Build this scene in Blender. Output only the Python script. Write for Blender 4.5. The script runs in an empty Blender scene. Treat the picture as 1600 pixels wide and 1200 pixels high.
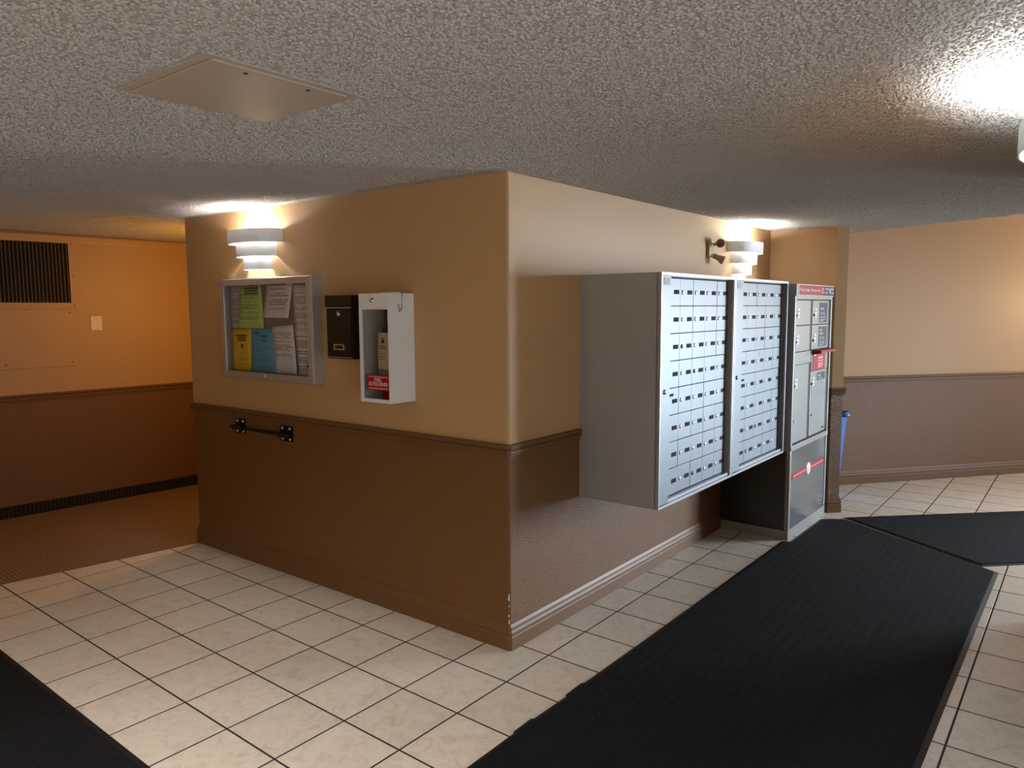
import bpy, bmesh, math, random
from mathutils import Vector, Matrix
random.seed(7)
T = 0.32                       # one floor tile in metres; all measures below are in tiles
SC = bpy.context.scene
COL = SC.collection
PI = math.pi

def lin(c):
    return tuple(((x/255)/12.92 if x/255 <= .04045 else ((x/255+.055)/1.055)**2.4) for x in c)

# ---------------------------------------------------------------- camera
cam = bpy.data.cameras.new('camera'); co = bpy.data.objects.new('camera', cam); COL.objects.link(co)
yaw, pitch, roll, FPX = -0.66942, -0.10193, -0.00539, 1153.418
f = Vector((math.sin(yaw)*math.cos(pitch), math.cos(yaw)*math.cos(pitch), math.sin(pitch)))
r = f.cross(Vector((0, 0, 1))).normalized(); u = r.cross(f)
r2 = math.cos(roll)*r + math.sin(roll)*u; u2 = -math.sin(roll)*r + math.cos(roll)*u
mw = Matrix((r2, u2, -f)).transposed().to_4x4()
mw.translation = Vector((6.10722, -7.55655, 5.12295))*T
co.matrix_world = mw
cam.sensor_width = 36; cam.lens = 36*FPX/1600; cam.clip_start = .02; cam.clip_end = 100
SC.camera = co

# ---------------------------------------------------------------- world, daylight, lamps, exposure
wd = bpy.data.worlds.new('world'); SC.world = wd; wd.use_nodes = True
wd.node_tree.nodes['Background'].inputs[0].default_value = (.74, .86, 1.0, 1)
wd.node_tree.nodes['Background'].inputs[1].default_value = 1.2
SC.view_settings.view_transform = 'Standard'; SC.view_settings.look = 'None'
SC.view_settings.gamma = 1; SC.view_settings.use_curve_mapping = False
SC.view_settings.exposure = 0.9
WD = Vector((.6256, .7801)); WN = Vector((-.7801, .6256)); W0 = Vector((.642, 14.86))   # far wall: direction, normal, origin

def area(name, loc, target, sx, sy, power, color):
    l = bpy.data.lights.new(name, 'AREA'); l.shape = 'RECTANGLE'; l.size = sx*T; l.size_y = sy*T
    l.energy = power; l.color = color
    o = bpy.data.objects.new(name, l); COL.objects.link(o)
    o.location = Vector(loc)*T
    o.rotation_euler = (Vector(target)-Vector(loc)).to_track_quat('-Z', 'Y').to_euler()
    return o
def point(name, loc, power, color, rad=.1):
    l = bpy.data.lights.new(name, 'POINT'); l.energy = power; l.color = color; l.shadow_soft_size = rad*T
    o = bpy.data.objects.new(name, l); COL.objects.link(o); o.location = Vector(loc)*T
    return o
COOL = (.82, .91, 1.0)
door_c = W0 + WD*11.4 - WN*4.7
o = area('daylight', (door_c.x+WD.x*.5-WN.x*2, door_c.y+WD.y*.5-WN.y*2, 3.6), (door_c.x-WD.x*8-WN.x*1.5, door_c.y-WD.y*8-WN.y*1.5, 2.6), 4.6, 6.4, 50, COOL); o.data.spread = 1.25
o = area('lobby_fill', (-1.2, -6.8, 6.98), (-1.2, -6.79, 0), 5, 5, 11, (1.0, .94, .86)); o.data.spread = 2.2  # unseen fill light added to brighten the floor and the ceiling bounce
o = area('lobby_fill', (4.0, -9.0, 6.98), (4.0, -8.99, 0), 3, 3, 20, (1.0, .95, .88)); o.data.spread = 2.2  # second added fill, without a fixture, beside the viewer
area('lobby_side_fill', (13.0, -7.3, 3.6), (0, -7.3, 2.6), 9, 5, 14, COOL)  # cool fill panel added outside the invented window
point('corridor_lamp', (-9.9, 2.7, 5.6), 13, (1.0, .50, .08), .15)
point('corridor_lamp', (-11.8, -10.0, 6.3), 6, (1.0, .50, .12), .15)
point('vestibule_lamp', (8.2, 20.3, 5.2), 22, (1.0, .64, .32), .5)
SCONCE_W, SCONCE_C = 19.0, (.97, .98, 1.0)
for q in ((5.6, -12.4, 6.2), (-2.0, -12.4, 6.2), (10.5, -8.0, 6.2)): point('lobby_point_fill', q, 6, SCONCE_C, .3)  # unseen point fills added to lift the ceiling, no sconces there

# ---------------------------------------------------------------- materials
def newmat(name):
    m = bpy.data.materials.new(name); m.use_nodes = True
    nt = m.node_tree; b = nt.nodes['Principled BSDF']
    return m, nt, b
def N(nt, t, **kw):
    n = nt.nodes.new(t)
    for k, v in kw.items():
        if k in n.inputs: n.inputs[k].default_value = v
        else: setattr(n, k, v)
    return n
def mat(name, rgb, rough=.5, metal=0, var=.06, vscale=6, bump=0, bscale=200, bdist=.001, coat=0, spec=.5, emit=None, estr=0, rvar=0):
    m, nt, b = newmat(name); L = nt.links
    c = lin(rgb)
    tc = N(nt, 'ShaderNodeTexCoord')
    nz = N(nt, 'ShaderNodeTexNoise', Scale=vscale, Detail=4.0)
    L.new(tc.outputs['Object'], nz.inputs['Vector'])
    mx = N(nt, 'ShaderNodeMix', data_type='RGBA')
    mx.inputs['A'].default_value = (*[x*(1-var) for x in c], 1); mx.inputs['B'].default_value = (*[min(1, x*(1+var)) for x in c], 1)
    L.new(nz.outputs['Fac'], mx.inputs['Factor']); L.new(mx.outputs['Result'], b.inputs['Base Color'])
    b.inputs['Roughness'].default_value = rough; b.inputs['Metallic'].default_value = metal
    b.inputs['Specular IOR Level'].default_value = spec; b.inputs['Coat Weight'].default_value = coat; b.inputs['Coat Roughness'].default_value = .12
    if bump:
        n2 = N(nt, 'ShaderNodeTexNoise', Scale=bscale, Detail=2.0); L.new(tc.outputs['Object'], n2.inputs['Vector'])
        bp = N(nt, 'ShaderNodeBump', Strength=bump, Distance=bdist); L.new(n2.outputs['Fac'], bp.inputs['Height'])
        L.new(bp.outputs['Normal'], b.inputs['Normal'])
    if emit:
        b.inputs['Emission Color'].default_value = (*lin(emit), 1); b.inputs['Emission Strength'].default_value = estr
    return m
M = {}
M['tan'] = mat('tan_wall_paint', (186, 149, 103), .5, bump=.25, bscale=160, bdist=.0015, var=.03, vscale=1.5)
M['brown'] = mat('brown_gloss_paint', (114, 77, 38), .34, spec=.4, bump=1, bscale=170, bdist=.0045, var=.04, vscale=1.5)
M['trim'] = mat('brown_trim_paint', (108, 73, 37), .48, var=.06, vscale=3, bump=.15, bscale=40)
M['cream'] = mat('tan_panel_paint', (186, 149, 103), .45, var=.03)
M['offwhite'] = mat('ivory_plastic', (226, 208, 178), .4, var=.02)
M['grout'] = mat('dark_grout', (48, 40, 34), .9, bump=.4, bscale=300, var=.15, vscale=20)
M['white'] = mat('white_enamel', (226, 226, 222), .35, var=.02)
M['bolt'] = mat('black_iron', (14, 13, 13), .35, var=.1, metal=.3)
M['screw'] = mat('steel_screw', (190, 186, 178), .3, metal=.9)
M['chrome'] = mat('chrome', (215, 215, 215), .15, metal=1)
M['black'] = mat('black_enamel', (10, 10, 11), .3, var=.1)
M['blackp'] = mat('black_rubber', (16, 15, 15), .6)
M['alu'] = mat('brushed_aluminium', (198, 198, 200), .38, metal=.75, var=.05, vscale=30)
M['cork'] = mat('taupe_pinboard', (128, 112, 98), .9, var=.12, vscale=60, bump=.3, bscale=200)
M['grey'] = mat('grey_cabinet_enamel', (158, 155, 150), .42, var=.03, metal=.15)
M['silver'] = mat('silver_door_enamel', (118, 126, 132), .42, metal=.25, var=.03, vscale=8)
M['rim'] = mat('anodised_rim', (160, 162, 166), .35, metal=.6)
M['plate'] = mat('dark_number_plate', (32, 34, 38), .8, spec=.2, var=.3, vscale=150)
M['lockface'] = mat('silver_lock_face', (206, 208, 210), .35, metal=.25)
M['plate2'] = mat('grey_plate', (140, 145, 158), .5, var=.3, vscale=90)
M['lgrey'] = mat('light_grey_enamel', (150, 152, 148), .32, metal=.2, var=.03)
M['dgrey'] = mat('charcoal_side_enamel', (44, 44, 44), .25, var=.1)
M['lfront'] = mat('grey_gloss_panel', (120, 123, 124), .16, metal=.35, var=.05, coat=.3)
M['red'] = mat('red_sign', (160, 20, 20), .55, spec=.25, var=.05)
M['dred'] = mat('red_hopper', (140, 14, 20), .4, spec=.3, var=.05)
M['blue'] = mat('dark_blue_sign', (30, 28, 74), .55, spec=.25)
M['wprint'] = mat('white_print', (236, 222, 218), .5)
M['pprint'] = mat('pale_print', (232, 150, 146), .5)
M['kprint'] = mat('black_print', (40, 36, 34), .6)
M['tag'] = mat('white_tag', (222, 224, 222), .5)
M['info'] = mat('slate_sticker', (62, 64, 72), .6, spec=.3)
M['infoln'] = mat('light_sticker_print', (150, 152, 162), .6)
M['binblue'] = mat('blue_bin_plastic', (48, 100, 172), .4, var=.04)
M['card'] = mat('brown_cardboard', (168, 120, 84), .8, var=.15, vscale=20)
M['taupe'] = mat('beige_lamp_plastic', (176, 160, 120), .4)
M['lens'] = mat('lamp_lens', (140, 112, 92), .25)
M['extred'] = mat('extinguisher_red', (150, 14, 20), .25)
M['extdark'] = mat('dark_bottle_shoulder', (66, 52, 44), .25, metal=.3)
M['inner'] = mat('dark_cabinet_lining', (74, 67, 61), .6)
M['ink'] = mat('green_grey_label', (150, 146, 128), .6, var=.5, vscale=120)
M['mesh'] = mat('dark_filter', (30, 22, 18), .95, var=.3, vscale=40)
M['slat'] = mat('bronze_slat', (96, 72, 54), .5)
M['cap'] = mat('ceiling_hatch_paint', (190, 180, 168), .3, var=.03, metal=.1)
M['plasterchip'] = mat('white_plaster', (226, 216, 204), .9)
M['bulb'] = mat('lamp_bulb', (255, 244, 222), .4, emit=(255, 236, 204), estr=14)

def ceiling_mat():                                # sprayed popcorn plaster: round blobs over a grain
    m, nt, b = newmat('popcorn_plaster'); L = nt.links
    tc = N(nt, 'ShaderNodeTexCoord')
    nz = N(nt, 'ShaderNodeTexNoise', Scale=60.0, Detail=2.0); L.new(tc.outputs['Object'], nz.inputs['Vector'])
    ad = N(nt, 'ShaderNodeVectorMath', operation='MULTIPLY_ADD'); L.new(nz.outputs['Color'], ad.inputs[0]); ad.inputs[1].default_value = (.010,)*3
    L.new(tc.outputs['Object'], ad.inputs[2])
    vo = N(nt, 'ShaderNodeTexVoronoi', Scale=100.0, Randomness=1.0); L.new(ad.outputs[0], vo.inputs['Vector'])
    mr = N(nt, 'ShaderNodeMapRange'); mr.interpolation_type = 'SMOOTHSTEP'; L.new(vo.outputs['Distance'], mr.inputs[0]); mr.inputs[1].default_value = .62; mr.inputs[2].default_value = .08
    n2 = N(nt, 'ShaderNodeTexNoise', Scale=260.0, Detail=3.0); L.new(tc.outputs['Object'], n2.inputs['Vector'])
    mm = N(nt, 'ShaderNodeMath', operation='MULTIPLY_ADD'); L.new(n2.outputs['Fac'], mm.inputs[0]); mm.inputs[1].default_value = .7; L.new(mr.outputs[0], mm.inputs[2])
    bp = N(nt, 'ShaderNodeBump', Strength=.8, Distance=.006); L.new(mm.outputs[0], bp.inputs['Height'])
    L.new(bp.outputs['Normal'], b.inputs['Normal'])
    b.inputs['Base Color'].default_value = (*lin((186, 180, 174)), 1); b.inputs['Roughness'].default_value = 1; b.inputs['Specular IOR Level'].default_value = .1
    return m
M['ceil'] = ceiling_mat(); M['popcorn'] = mat('popcorn_plaster_blobs', (188, 182, 176), 1, var=.03, spec=.1)

def tile_mat():
    m, nt, b = newmat('cream_ceramic_tile'); L = nt.links
    tc = N(nt, 'ShaderNodeTexCoord'); oi = N(nt, 'ShaderNodeObjectInfo')
    of = N(nt, 'ShaderNodeVectorMath', operation='SCALE'); L.new(oi.outputs['Location'], of.inputs[0]); of.inputs['Scale'].default_value = 3.7
    ad = N(nt, 'ShaderNodeVectorMath', operation='ADD'); L.new(tc.outputs['Object'], ad.inputs[0]); L.new(of.outputs[0], ad.inputs[1])
    nz = N(nt, 'ShaderNodeTexNoise', Scale=14.0, Detail=9.0, Roughness=.7, Distortion=1.2); L.new(ad.outputs[0], nz.inputs['Vector'])
    cr = N(nt, 'ShaderNodeValToRGB'); e = cr.color_ramp.elements
    e[0].position = .3; e[0].color = (*lin((196, 184, 166)), 1); e[1].position = .5; e[1].color = (*lin((216, 206, 190)), 1)
    x = e.new(.72); x.color = (*lin((224, 215, 202)), 1)
    L.new(nz.outputs['Fac'], cr.inputs['Fac'])
    hs = N(nt, 'ShaderNodeHueSaturation'); L.new(cr.outputs['Color'], hs.inputs['Color'])
    mr = N(nt, 'ShaderNodeMapRange'); L.new(oi.outputs['Random'], mr.inputs[0]); mr.inputs[3].default_value = .94; mr.inputs[4].default_value = 1.04
    L.new(mr.outputs[0], hs.inputs['Value']); L.new(hs.outputs[0], b.inputs['Base Color'])
    b.inputs['Roughness'].default_value = .34
    n2 = N(nt, 'ShaderNodeTexNoise', Scale=45.0, Detail=2.0); L.new(ad.outputs[0], n2.inputs['Vector'])
    bp = N(nt, 'ShaderNodeBump', Strength=.25, Distance=.002); L.new(n2.outputs['Fac'], bp.inputs['Height']); L.new(bp.outputs['Normal'], b.inputs['Normal'])
    return m
M['tile'] = tile_mat()

def mat_pile(name, rgb):                          # black ribbed matting: zigzag ribs
    m, nt, b = newmat(name); L = nt.links
    tc = N(nt, 'ShaderNodeTexCoord'); sp = N(nt, 'ShaderNodeSeparateXYZ'); L.new(tc.outputs['Object'], sp.inputs[0])
    def math_(op, a, b_=None):
        n = N(nt, 'ShaderNodeMath', operation=op)
        for i, v in enumerate((a, b_)):
            if v is None: continue
            if isinstance(v, (int, float)): n.inputs[i].default_value = v
            else: L.new(v, n.inputs[i])
        return n.outputs[0]
    tri = math_('PINGPONG', sp.outputs['X'], .028)
    s = math_('SINE', math_('MULTIPLY', math_('ADD', sp.outputs['Y'], tri), 2*PI/.017))
    nz = N(nt, 'ShaderNodeTexNoise', Scale=180.0, Detail=2.0); L.new(tc.outputs['Object'], nz.inputs['Vector'])
    h = math_('MULTIPLY_ADD', s, .5); nn = h.node; L.new(nz.outputs['Fac'], nn.inputs[2])
    bp = N(nt, 'ShaderNodeBump', Strength=1.0, Distance=.0045); L.new(h, bp.inputs['Height']); L.new(bp.outputs['Normal'], b.inputs['Normal'])
    n3 = N(nt, 'ShaderNodeTexNoise', Scale=3.0, Detail=5.0); L.new(tc.outputs['Object'], n3.inputs['Vector'])
    mx = N(nt, 'ShaderNodeMix', data_type='RGBA'); c = lin(rgb)
    mx.inputs['A'].default_value = (*[x*.75 for x in c], 1); mx.inputs['B'].default_value = (*[x*1.3 for x in c], 1)
    L.new(n3.outputs['Fac'], mx.inputs['Factor']); L.new(mx.outputs['Result'], b.inputs['Base Color'])
    b.inputs['Roughness'].default_value = .95; b.inputs['Specular IOR Level'].default_value = .15
    return m
M['pile'] = mat_pile('black_entrance_matting', (27, 27, 28))

def carpet_mat(name, ca, cb, axis, period):
    m, nt, b = newmat(name); L = nt.links
    tc = N(nt, 'ShaderNodeTexCoord'); sp = N(nt, 'ShaderNodeSeparateXYZ'); L.new(tc.outputs['Object'], sp.inputs[0])
    nz = N(nt, 'ShaderNodeTexNoise', Scale=90.0, Detail=4.0); L.new(tc.outputs['Object'], nz.inputs['Vector'])
    a = N(nt, 'ShaderNodeMath', operation='MULTIPLY'); L.new(sp.outputs[axis], a.inputs[0]); a.inputs[1].default_value = 2*PI/period
    s = N(nt, 'ShaderNodeMath', operation='SINE'); L.new(a.outputs[0], s.inputs[0])
    h = N(nt, 'ShaderNodeMath', operation='MULTIPLY_ADD'); L.new(s.outputs[0], h.inputs[0]); h.inputs[1].default_value = .18; L.new(nz.outputs['Fac'], h.inputs[2])
    cr = N(nt, 'ShaderNodeValToRGB'); e = cr.color_ramp.elements
    e[0].position = .2; e[0].color = (*lin(ca), 1); e[1].position = .8; e[1].color = (*lin(cb), 1)
    L.new(h.outputs[0], cr.inputs['Fac']); L.new(cr.outputs['Color'], b.inputs['Base Color'])
    bp = N(nt, 'ShaderNodeBump', Strength=1.0, Distance=.006); L.new(h.outputs[0], bp.inputs['Height']); L.new(bp.outputs['Normal'], b.inputs['Normal'])
    b.inputs['Roughness'].default_value = 1; b.inputs['Specular IOR Level'].default_value = .1
    return m
M['carpet'] = carpet_mat('brown_ribbed_carpet', (104, 82, 66), (156, 126, 102), 'Y', .026)
M['cove'] = carpet_mat('dark_carpet_skirting', (24, 19, 18), (62, 52, 46), 'Y', .03)

def paper_mat(name, rgb, rows=26, left=.1, right=.9, top=.9, bottom=.1, ink=(70, 66, 66), fill=.62):   # printed sheet: rows of word dashes
    m, nt, b = newmat(name); L = nt.links
    tc = N(nt, 'ShaderNodeTexCoord'); sp = N(nt, 'ShaderNodeSeparateXYZ'); L.new(tc.outputs['Generated'], sp.inputs[0])
    def ma(op, a, b_=None):
        n = N(nt, 'ShaderNodeMath', operation=op)
        for i, v in enumerate((a, b_)):
            if v is None: continue
            if isinstance(v, (int, float)): n.inputs[i].default_value = v
            else: L.new(v, n.inputs[i])
        return n.outputs[0]
    zr = ma('MULTIPLY', sp.outputs['Z'], float(rows)); row = ma('FLOOR', zr); fr = ma('FRACT', zr)
    cv = N(nt, 'ShaderNodeCombineXYZ'); L.new(ma('MULTIPLY', sp.outputs['X'], 22.0), cv.inputs[0]); L.new(ma('MULTIPLY', row, 7.31), cv.inputs[1])
    wn = N(nt, 'ShaderNodeTexNoise', Scale=1.0, Detail=0.0); L.new(cv.outputs[0], wn.inputs['Vector'])
    cv2 = N(nt, 'ShaderNodeCombineXYZ'); L.new(ma('MULTIPLY', row, 3.7), cv2.inputs[0])
    wn2 = N(nt, 'ShaderNodeTexWhiteNoise'); L.new(cv2.outputs[0], wn2.inputs['Vector'])
    inside = ma('MULTIPLY', ma('GREATER_THAN', sp.outputs['X'], left), ma('LESS_THAN', sp.outputs['X'], ma('SUBTRACT', right, ma('MULTIPLY', wn2.outputs['Value'], .25))))
    inside = ma('MULTIPLY', inside, ma('MULTIPLY', ma('GREATER_THAN', sp.outputs['Z'], bottom), ma('LESS_THAN', sp.outputs['Z'], top)))
    inside = ma('MULTIPLY', inside, ma('GREATER_THAN', wn2.outputs['Value'], .22))
    word = ma('MULTIPLY', ma('LESS_THAN', fr, .5), ma('GREATER_THAN', wn.outputs['Fac'], 1-fill))
    fac = ma('MULTIPLY', ma('MULTIPLY', inside, word), .75)
    mx = N(nt, 'ShaderNodeMix', data_type='RGBA'); mx.inputs['A'].default_value = (*lin(rgb), 1); mx.inputs['B'].default_value = (*lin(ink), 1)
    L.new(fac, mx.inputs['Factor']); L.new(mx.outputs['Result'], b.inputs['Base Color']); b.inputs['Roughness'].default_value = .75
    return m
def glass_mat(name, tint=(1, 1, 1), rough=.02):
    m = bpy.data.materials.new(name); m.use_nodes = True; nt = m.node_tree; nt.nodes.clear(); L = nt.links
    out = N(nt, 'ShaderNodeOutputMaterial'); tr = N(nt, 'ShaderNodeBsdfTransparent'); tr.inputs[0].default_value = (*tint, 1)
    gl = N(nt, 'ShaderNodeBsdfGlossy'); gl.inputs['Roughness'].default_value = rough
    lw = N(nt, 'ShaderNodeLayerWeight', Blend=.5); pw = N(nt, 'ShaderNodeMath', operation='POWER'); L.new(lw.outputs['Facing'], pw.inputs[0]); pw.inputs[1].default_value = 5
    fr = N(nt, 'ShaderNodeMath', operation='MULTIPLY_ADD'); L.new(pw.outputs[0], fr.inputs[0]); fr.inputs[1].default_value = .9; fr.inputs[2].default_value = .03
    mx = N(nt, 'ShaderNodeMixShader')
    L.new(fr.outputs[0], mx.inputs[0]); L.new(tr.outputs[0], mx.inputs[1]); L.new(gl.outputs[0], mx.inputs[2]); L.new(mx.outputs[0], out.inputs[0])
    return m
M['glass'] = glass_mat('clear_acrylic', (.96, .97, .97)); M['sglass'] = glass_mat('smoked_acrylic', (.86, .85, .83))
M['doorglass'] = glass_mat('door_glass', (.95, .98, 1))

def sconce_mat():
    m, nt, b = newmat('white_sconce_enamel'); L = nt.links
    b.inputs['Base Color'].default_value = (*lin((218, 224, 228)), 1); b.inputs['Roughness'].default_value = .5
    return m
M['sconce'] = sconce_mat()

# ---------------------------------------------------------------- mesh builder (tile units in, metres out)
class MB:
    def __init__(s): s.v = []; s.f = []; s.m = []; s.sm = []
    def add(s, verts, faces, mi=0, smooth=False):
        o = len(s.v); s.v += [Vector(p) for p in verts]
        for fc in faces: s.f.append([i+o for i in fc]); s.m.append(mi); s.sm.append(smooth)
        return s
    def box(s, x0, y0, z0, x1, y1, z1, mi=0, bev=0):
        if bev:
            bm = bmesh.new(); bmesh.ops.create_cube(bm, size=1)
            for v in bm.verts: v.co = Vector(((x0+x1)/2+v.co.x*(x1-x0), (y0+y1)/2+v.co.y*(y1-y0), (z0+z1)/2+v.co.z*(z1-z0)))
            bmesh.ops.bevel(bm, geom=bm.edges[:], offset=bev, segments=2, affect='EDGES', profile=.6)
            bm.verts.index_update(); s.add([v.co for v in bm.verts], [[v.index for v in fc.verts] for fc in bm.faces], mi); bm.free(); return s
        vs = [(x, y, z) for z in (z0, z1) for y in (y0, y1) for x in (x0, x1)]
        return s.add(vs, [(0, 2, 3, 1), (4, 5, 7, 6), (0, 1, 5, 4), (2, 6, 7, 3), (0, 4, 6, 2), (1, 3, 7, 5)], mi)
    def prism(s, poly, z0, z1, mi=0, split=None, mi2=0, cap=True):   # poly counter-clockwise
        n = len(poly); zs = [z0, z1] if split is None else [z0, split, z1]
        vs = [(x, y, z) for z in zs for x, y in poly]
        for k in range(len(zs)-1):
            s.add(vs, [], 0); o = len(s.v)-len(vs)
            for i in range(n):
                j = (i+1) % n
                s.f.append([o+k*n+i, o+k*n+j, o+(k+1)*n+j, o+(k+1)*n+i]); s.m.append(mi if k == 0 else mi2); s.sm.append(False)
            if k == 0 and cap: s.f.append([o+i for i in reversed(range(n))]); s.m.append(mi); s.sm.append(False)
            if k == len(zs)-2 and cap: s.f.append([o+(k+1)*n+i for i in range(n)]); s.m.append(mi2 if split else mi); s.sm.append(False)
        return s
    def tube(s, p0, p1, r0, r1=None, n=12, mi=0, caps=True, smooth=True):
        r1 = r0 if r1 is None else r1; p0 = Vector(p0); p1 = Vector(p1); d = (p1-p0).normalized()
        a = d.orthogonal().normalized(); b = d.cross(a)
        ring = lambda p, r: [p+(a*math.cos(2*PI*i/n)+b*math.sin(2*PI*i/n))*r for i in range(n)]
        vs = ring(p0, r0)+ring(p1, r1)
        s.add(vs, [(i, (i+1) % n, n+(i+1) % n, n+i) for i in range(n)], mi, smooth)
        if caps: s.add(ring(p0, r0), [list(reversed(range(n)))], mi); s.add(ring(p1, r1), [list(range(n))], mi)
        return s
    def lathe(s, prof, o=(0, 0, 0), axis=(0, 0, 1), n=20, mi=0):     # prof: (radius, height)
        o = Vector(o); d = Vector(axis).normalized(); a = d.orthogonal().normalized(); b = d.cross(a)
        vs = [o+d*h+(a*math.cos(2*PI*i/n)+b*math.sin(2*PI*i/n))*r_ for r_, h in prof for i in range(n)]
        fs = [(k*n+i, k*n+(i+1) % n, (k+1)*n+(i+1) % n, (k+1)*n+i) for k in range(len(prof)-1) for i in range(n)]
        return s.add(vs, fs, mi, True)
    def build(s, name, mats, parent=None, loc=(0, 0, 0), rz=0, **tags):
        me = bpy.data.meshes.new(name); me.from_pydata([tuple(v*T) for v in s.v], [], s.f)
        for m in (mats if isinstance(mats, (list, tuple)) else [mats]): me.materials.append(m if not isinstance(m, str) else M[m])
        me.polygons.foreach_set('material_index', s.m); me.polygons.foreach_set('use_smooth', s.sm)
        bm = bmesh.new(); bm.from_mesh(me); bmesh.ops.remove_doubles(bm, verts=bm.verts, dist=1e-6); bmesh.ops.recalc_face_normals(bm, faces=bm.faces); bm.to_mesh(me); bm.free()
        me.update()
        return inst(name, me, parent, loc, rz, **tags)
def inst(name, me, parent=None, loc=(0, 0, 0), rz=0, **tags):
    o = bpy.data.objects.new(name, me); COL.objects.link(o)
    o.location = Vector(loc)*T; o.rotation_euler = (0, 0, rz)
    if parent: o.parent = parent
    for k, v in tags.items(): o[k] = v
    return o
def thing(name, label, cat, loc, rz=0, group=None):
    o = bpy.data.objects.new(name, None); COL.objects.link(o); o.empty_display_size = .05
    o.location = Vector(loc)*T; o.rotation_euler = (0, 0, rz); o['label'] = label; o['category'] = cat
    if group: o['group'] = group
    return o
def text(name, body, size, loc, mat_, parent, width=None, align='CENTER', label=None):   # flat lettering facing local -Y
    c = bpy.data.curves.new(name, 'FONT'); c.body = body; c.size = size*T; c.align_x = align; c.align_y = 'CENTER'; c.extrude = .0004; c.resolution_u = 3
    tmp = bpy.data.objects.new(name, c); COL.objects.link(tmp); dg = bpy.context.evaluated_depsgraph_get(); dg.update()
    me = bpy.data.meshes.new_from_object(tmp.evaluated_get(dg)); bpy.data.objects.remove(tmp)
    xs = [v.co.x for v in me.vertices]; k = 1 if width is None else width*T/(max(xs)-min(xs))
    for v in me.vertices: v.co = Vector((v.co.x*k, -v.co.z, v.co.y))
    me.materials.clear(); me.materials.append(M[mat_])
    return inst(name, me, parent, loc, **({'label': label} if label else {}))
ST = dict(kind='structure')

# ---------------------------------------------------------------- room shell
A = Vector((-.55, .775)); B = Vector((-9.22, .645)); DL = (B-A).normalized(); NL = Vector((-DL.y, DL.x))
if NL.y > 0: NL = -NL
RZL = math.atan2(-DL.y, -DL.x)                   # left-face frame: +X to the right, +Y into the wall
H = 7.05; RAIL0, RAIL1 = 2.955, 3.135; SPLIT = 3.05
def arc(c, rr, a0, a1, n=5): return [(c[0]+rr*math.cos(a0+(a1-a0)*i/n), c[1]+rr*math.sin(a0+(a1-a0)*i/n)) for i in range(n+1)]
PY = 11.5; PX = 1.07; PX2, PY2 = 1.28, 11.71
blk = [tuple(B)] + arc((A.x-.04, A.y+.04), .04, -PI/2, 0) + [(-.55, 13.25), (-9.22, 13.25)]
wall_c = MB().prism(blk, 0, H, 0, SPLIT, 1).build('wall_center', ['brown', 'tan'], **ST)
MB().prism([(-.55, PY), (PX, PY), (PX2, PY2), (1.02, 12.0), (-.4, 12.1), (-.4, 13.6), (-.55, 13.6)], 0, H, 0, SPLIT, 1).build('wall_pillar', ['brown', 'tan'], **ST)
LW0 = Vector((-14.84, -1.403)); LWd = Vector((.334, 4.846)).normalized(); LWn = Vector((LWd.y, -LWd.x))   # corridor far wall, LWn faces the room
lp = lambda s, o=0: tuple(LW0+LWd*s+LWn*o)
MB().prism([lp(-14, -.4), lp(-14), lp(15), lp(15, -.4)], 0, H, 0, SPLIT, 1).build('wall_left', ['brown', 'tan'], **ST)
fw = lambda s, o=0: tuple(W0+WD*s+WN*(-o))       # o towards the room
MB().prism([fw(-2.2), fw(12), fw(12, -.4), fw(-2.2, -.4)], 0, 8.9, 0, SPLIT, 1).build('wall_back', ['brown', 'tan'], **ST)
RX = 5.96
e0 = Vector((RX, 7.4)); e1 = e0+WD*9.3; ew = Vector((.7801, -.6256))
MB().prism([(RX, -1.6), (9.6, -1.6), (9.6, -1.2), (RX+.4, -1.2), (RX+.4, 7.2), tuple(e1+ew*.4), tuple(e1), tuple(e0)], 0, 8.9, 0, SPLIT, 1).build('wall_right', ['brown', 'tan'], **ST)
MB().prism([(-15.7, -13.4), (12.4, -13.4), (12.4, -13), (-15.7, -13)], 0, H, 0, SPLIT, 1).build('wall_front', ['brown', 'tan'], **ST)
MB().prism([(-15.5, 13.25), (-9.2, 13.25), (-9.2, 13.65), (-15.5, 13.65)], 0, H, 0, SPLIT, 1).build('wall_corridor', ['brown', 'tan'], **ST)

# unseen window added behind the viewer's right shoulder to admit light
MB().box(12.4, -13.4, 0, 12.8, -1.2, 1.0).box(12.4, -13.4, 6.2, 12.8, -1.2, H).box(12.4, -13.4, 1.0, 12.8, -11.8, 6.2).box(12.4, -2.8, 1.0, 12.8, -1.2, 6.2).build('wall_light_opening', 'tan', **ST)
wn_ = MB(); 
for y in (-11.8, -8.85, -5.85, -2.95): wn_.box(12.5, y, 1.0, 12.66, y+.15, 6.2)
for z in (1.0, 6.05): wn_.box(12.5, -11.8, z, 12.66, -2.8, z+.15)
wf_ = wn_.build('added_window_1', 'alu', **ST)
for y in (-11.65, -8.7, -5.7): MB().box(12.56, y, 1.15, 12.59, y+2.8, 6.05).build('pane', 'doorglass', wf_)
MB().prism([(9.6, -1.6), (12.4, -1.6), (12.4, -1.2), (9.6, -1.2)], 0, H, 0, SPLIT, 1).build('wall_lobby', ['brown', 'tan'], **ST)
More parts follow.
